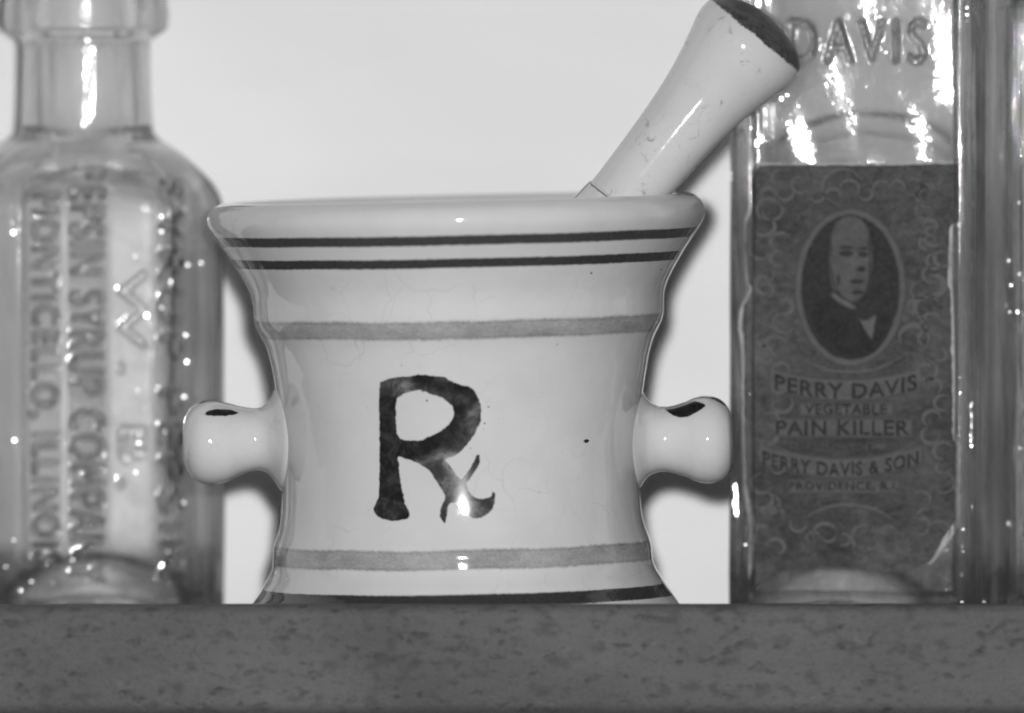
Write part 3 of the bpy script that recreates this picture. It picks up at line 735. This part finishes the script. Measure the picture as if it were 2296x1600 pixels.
# engraved scrolls: light curls round the oval and banner lines
def stroke(pts, wd_, mat, lift=2.0):
    c = smoothcurve(pts, 26); t = np.gradient(c, axis=0); t /= np.linalg.norm(t, axis=1)[:, None]; nn = np.c_[t[:, 1], -t[:, 0]]
    wv = (wd_ * np.sin(np.linspace(.15, np.pi - .15, 26)))[:, None] / 2
    loop = np.vstack([c + nn * wv, (c - nn * wv)[::-1]])
    fn = lab_pt(lift); V = [fn(*p) for p in loop]; m = 26
    F_ = [(i, i + 1, 2 * m - 2 - i, 2 * m - 1 - i) for i in range(m - 1)]
    return V, F_
def strokes(name, lst, mat):
    V = []; F_ = []
    for a in lst:
        v_, f_ = stroke(*a, mat); s0 = len(V); V += v_; F_ += [tuple(i + s0 for i in f) for f in f_]
    o = mesh_obj(name, V, F_, mat, lab, smooth=False); fixn_dir(o)
sc_l = [([(1730, 832), (1800, 850), (1897, 858), (1990, 850), (2060, 828)], 5), ([(1725, 862), (1800, 884), (1897, 893), (1990, 884), (2055, 862)], 6),
        ([(1720, 990), (1790, 1022), (1890, 1036), (1990, 1024), (2060, 985)], 5), ([(1712, 1022), (1790, 1052), (1890, 1068), (1990, 1054), (2065, 1022)], 6),
        ([(1790, 800), (1850, 828), (1907, 834), (1965, 828), (2030, 795)], 5), ([(1800, 1165), (1850, 1140), (1900, 1132), (1960, 1142), (2010, 1170)], 7)]
for cx_, cy_, r, wd_ in [(1700 + random.uniform(0, 60), 400 + q * 36, random.uniform(14, 26), random.uniform(5, 10)) for q in range(24)] + [(2060 + random.uniform(0, 60), 400 + q * 36, random.uniform(14, 26), random.uniform(5, 10)) for q in range(23)] + [(1760 + q * 36, 430 + random.uniform(-20, 10), random.uniform(14, 22), 7) for q in range(9)] + [(1790 + q * 34, 1225 + random.uniform(-50, 20), random.uniform(14, 22), 7) for q in range(8)] + [(2095, 530, 24, 10), (2098, 585, 20, 9), (2090, 640, 26, 16), (2080, 690, 30, 15), (1715, 640, 22, 14), (1705, 560, 24, 9), (2075, 830, 26, 10), (1722, 1130, 26, 9), (2060, 1180, 24, 8),
                         (1725, 470, 28, 8), (2085, 440, 30, 9), (1890, 420, 46, 7), (1850, 1200, 28, 8), (1940, 1205, 30, 8), (2050, 760, 34, 12), (1740, 780, 28, 9)]:
    a0 = random.uniform(0, 6)
    sc_l.append(([(cx_ + r * math.cos(a0 + q), cy_ + r * .9 * math.sin(a0 + q)) for q in np.linspace(0, 4.2, 6)], wd_))
strokes('scrollwork', sc_l, M_inkmid)

# ---- bottle cut off at the right edge
dE = 440; KE = k(dE); ze = lambda y: zrow(y, KE)
secE = section(290, 190, 60, 60, 4, 6)
halfE = [(2, 275), (12, 286), (30, 290), (ze(900), 290), (ze(60), 290), (ze(20), 282), (ze(-30), 250), (ze(-80), 200), (ze(-110), 150), (ze(-160), 135), (ze(-300), 132), (ze(-315), 150), (ze(-340), 165), (ze(-380), 160), (ze(-395), 140)]
def reliefE(x, y, z, nn):
    h = np.zeros(len(x))
    ins = sstep(0, 12, np.minimum(205 - np.abs(x), np.minimum(ze(150) - z, z - ze(1290)))); h -= 9 * ins * sstep(.8, .95, -nn[:, 1])
    for xr_, am in ((-283, 6), (-274, 9), (-262, 7), (-248, 8), (-236, 5)): h = h + am * np.exp(-((x - xr_) / 3.5) ** 2) * (y < 0)
    for zc_, xc in [(730, -232), (790, -226), (905, -236), (960, -228), (1040, -232), (1110, -226), (1180, -234)]:   # worn raised marks
        q = np.hypot((x - xc) / 20, (z - ze(zc_)) / 26); h += 7 * np.exp(-((q - 1) / .35) ** 2) * (-nn[:, 1] > .2)
    return h
ex, _, _ = W(2532, YB, dE)
be = bottle('glass_bottle', (ex, dE * PX, 0), math.radians(4), secE, 290, halfE, GR, reliefE, 34, (185, 70, 58), 6, 9, KE)
tag(be, 'glass bottle cut off by the right edge, only a strip of its side showing', 'bottle')

# ------------------------------------------------------------------ glints: added discs on the glass, turned to mirror the flash
FL = Vector((-0.004, -1.19, ZC - 60 * PX))
s = N('clear_blister'); _t = s.n('ShaderNodeBsdfTransparent'); _g = s.n('ShaderNodeBsdfGlossy'); _g.inputs['Roughness'].default_value = .13
_m = s.n('ShaderNodeMixShader'); _m.inputs[0].default_value = .06; s.l(_t.outputs[0], _m.inputs[1]); s.l(_g.outputs[0], _m.inputs[2]); s.l(_m.outputs[0], s.out.inputs[0])
M_glints = [s.m]
for f_ in (.003, .008, .02, .035):
    m_ = s.m.copy(); [n_ for n_ in m_.node_tree.nodes if n_.type == 'MIX_SHADER'][0].inputs[0].default_value = f_; M_glints.append(m_)
from mathutils.bvhtree import BVHTree
BV = {}
def surf_depth(parent, X, Y, d):
    g = [c for c in parent.children if c.name.startswith('glass') and 'blister' not in c.name][0]
    if g.name not in BV:
        m = Matrix.Rotation(parent.rotation_euler.z, 4, 'Z'); m.translation = parent.location
        BV[g.name] = BVHTree.FromPolygons([m @ v.co for v in g.data.vertices], [tuple(p.vertices) for p in g.data.polygons])
    o = Vector((0, -D * PX, ZC)); dr = (Vector(W(X, Y, d)) - o).normalized()
    hit = BV[g.name].ray_cast(o, dr)
    return (hit[0].y / PX - 1.0) if hit[0] is not None else d
def blister(parent, X, Y, d, a, flat=.045, mi=None):  # added disc facing between camera and flash, shaped to make a glint
    st_ = a >= 10
    if st_: mi = 0
    a *= random.uniform(.55, 1.15); sq = random.uniform(1.3, 2.0) if st_ else random.uniform(.35, 1.3)
    d = surf_depth(parent, X, Y, d); kk = k(d); c = Vector(W(X, Y, d))
    nn = ((FL - c).normalized() + (Vector(camo.location) - c).normalized()).normalized()
    q = nn.to_track_quat('Z', 'Y'); V = []; F_ = []; m = 18; nr = 9
    for i in range(1, nr):
        f = math.pi * i / nr
        for j in range(m):
            g = 2 * math.pi * j / m
            V.append((a * math.sin(f) * math.cos(g), a * sq * math.sin(f) * math.sin(g), a * flat * math.cos(f)))
    V += [(0, 0, a * flat), (0, 0, -a * flat)]
    F_ = grid_faces(nr - 1, m) + [(len(V) - 2, (j + 1) % m, j) for j in range(m)] + [(len(V) - 1, (nr - 2) * m + j, (nr - 2) * m + (j + 1) % m) for j in range(m)]
    rz = Matrix.Rotation(-parent.rotation_euler.z, 3, 'Z')
    V = [rz @ (c + q @ (Vector(v_) * kk) - Vector(parent.location)) for v_ in V]
    o = mesh_obj('glass_blister', V, F_, M_glints[mi] if mi is not None else random.choice([M_glints[1], M_glints[1], M_glints[2], M_glints[2], M_glints[3], M_glints[4]]), parent); fixn(o)
# picture positions of the glints (x, y, size)
gl_left = [(355, 408, 6), (165, 430, 6), (360, 495, 6), (362, 520, 9), (412, 470, 7), (410, 512, 7), (28, 500, 10), (30, 522, 9), (420, 595, 8), (450, 590, 9), (383, 632, 7), (303, 575, 6), (310, 660, 6), (362, 690, 9), (329, 708, 8), (415, 722, 8), (313, 762, 8), (415, 752, 7), (327, 806, 8), (418, 812, 8),
           (165, 855, 7), (308, 875, 9), (412, 890, 9), (443, 878, 8), (460, 872, 8), (32, 988, 9), (28, 925, 6), (70, 972, 6), (162, 970, 7), (312, 976, 8), (311, 994, 8), (166, 1025, 7), (304, 1060, 7), (358, 1135, 7), (412, 1128, 7), (30, 1212, 9), (125, 1212, 6), (68, 1245, 7), (162, 1256, 7), (362, 1268, 9), (410, 1262, 8), (12, 1272, 11), (118, 1308, 8), (70, 1305, 7), (376, 1238, 7)]
for X, Y, a in [g_ for i_, g_ in enumerate(gl_left) if g_[2] >= 8 or i_ % 3]: blister(bl, X, Y, dL - 205, a * .95 * random.uniform(.8, 1.1))
gl_neck = [(197, 32, 7), (197, 42, 7), (197, 90, 10)] + [(195 - i * .35, 142 + i * 8.6, 10 if i < 5 else 8) for i in range(17)]
for X, Y, a in gl_neck: blister(bl, X + random.uniform(-1.5, 1.5), Y, dL - (168 if Y > 100 else 200), a * random.uniform(.8, 1.1))
gl_right = [(1700, 8, 13), (1722, 2, 11), (1735, 40, 6), (1942, 195, 6), (1986, 118, 7), (2052, 140, 6), (1860, 128, 6), (1836, 200, 5), (1697, 322, 12), (1706, 312, 10), (1752, 222, 9), (1765, 214, 8), (1640, 390, 7), (1641, 402, 8), (1650, 1095, 11), (1652, 1112, 13), (1652, 1130, 13), (1653, 1148, 12), (1672, 1222, 8),
            (2168, 18, 8), (2168, 34, 7), (2168, 48, 5), (2160, 1188, 5), (2158, 1226, 6), (2160, 1238, 4), (2157, 1290, 7), (2158, 1352, 4), (2207, 1352, 4), (2180, 1137, 4)] + [(2178 + random.uniform(-2, 2), 905 + i * 6, 4) for i in range(17)]
for X, Y, a in gl_right: blister(br, X, Y, dR - 222, a)
gl_edge = [(2270, 402, 5), (2284, 455, 5), (2262, 585, 6), (2286, 615, 5), (2268, 640, 6), (2257, 685, 7), (2264, 700, 6), (2282, 700, 6), (2268, 770, 5), (2274, 1008, 7), (2288, 1006, 7), (2262, 1175, 5), (2255, 740, 5), (2246, 350, 4), (2248, 362, 4)]
for X, Y, a in gl_edge: blister(be, X, Y, dE - 215, a)
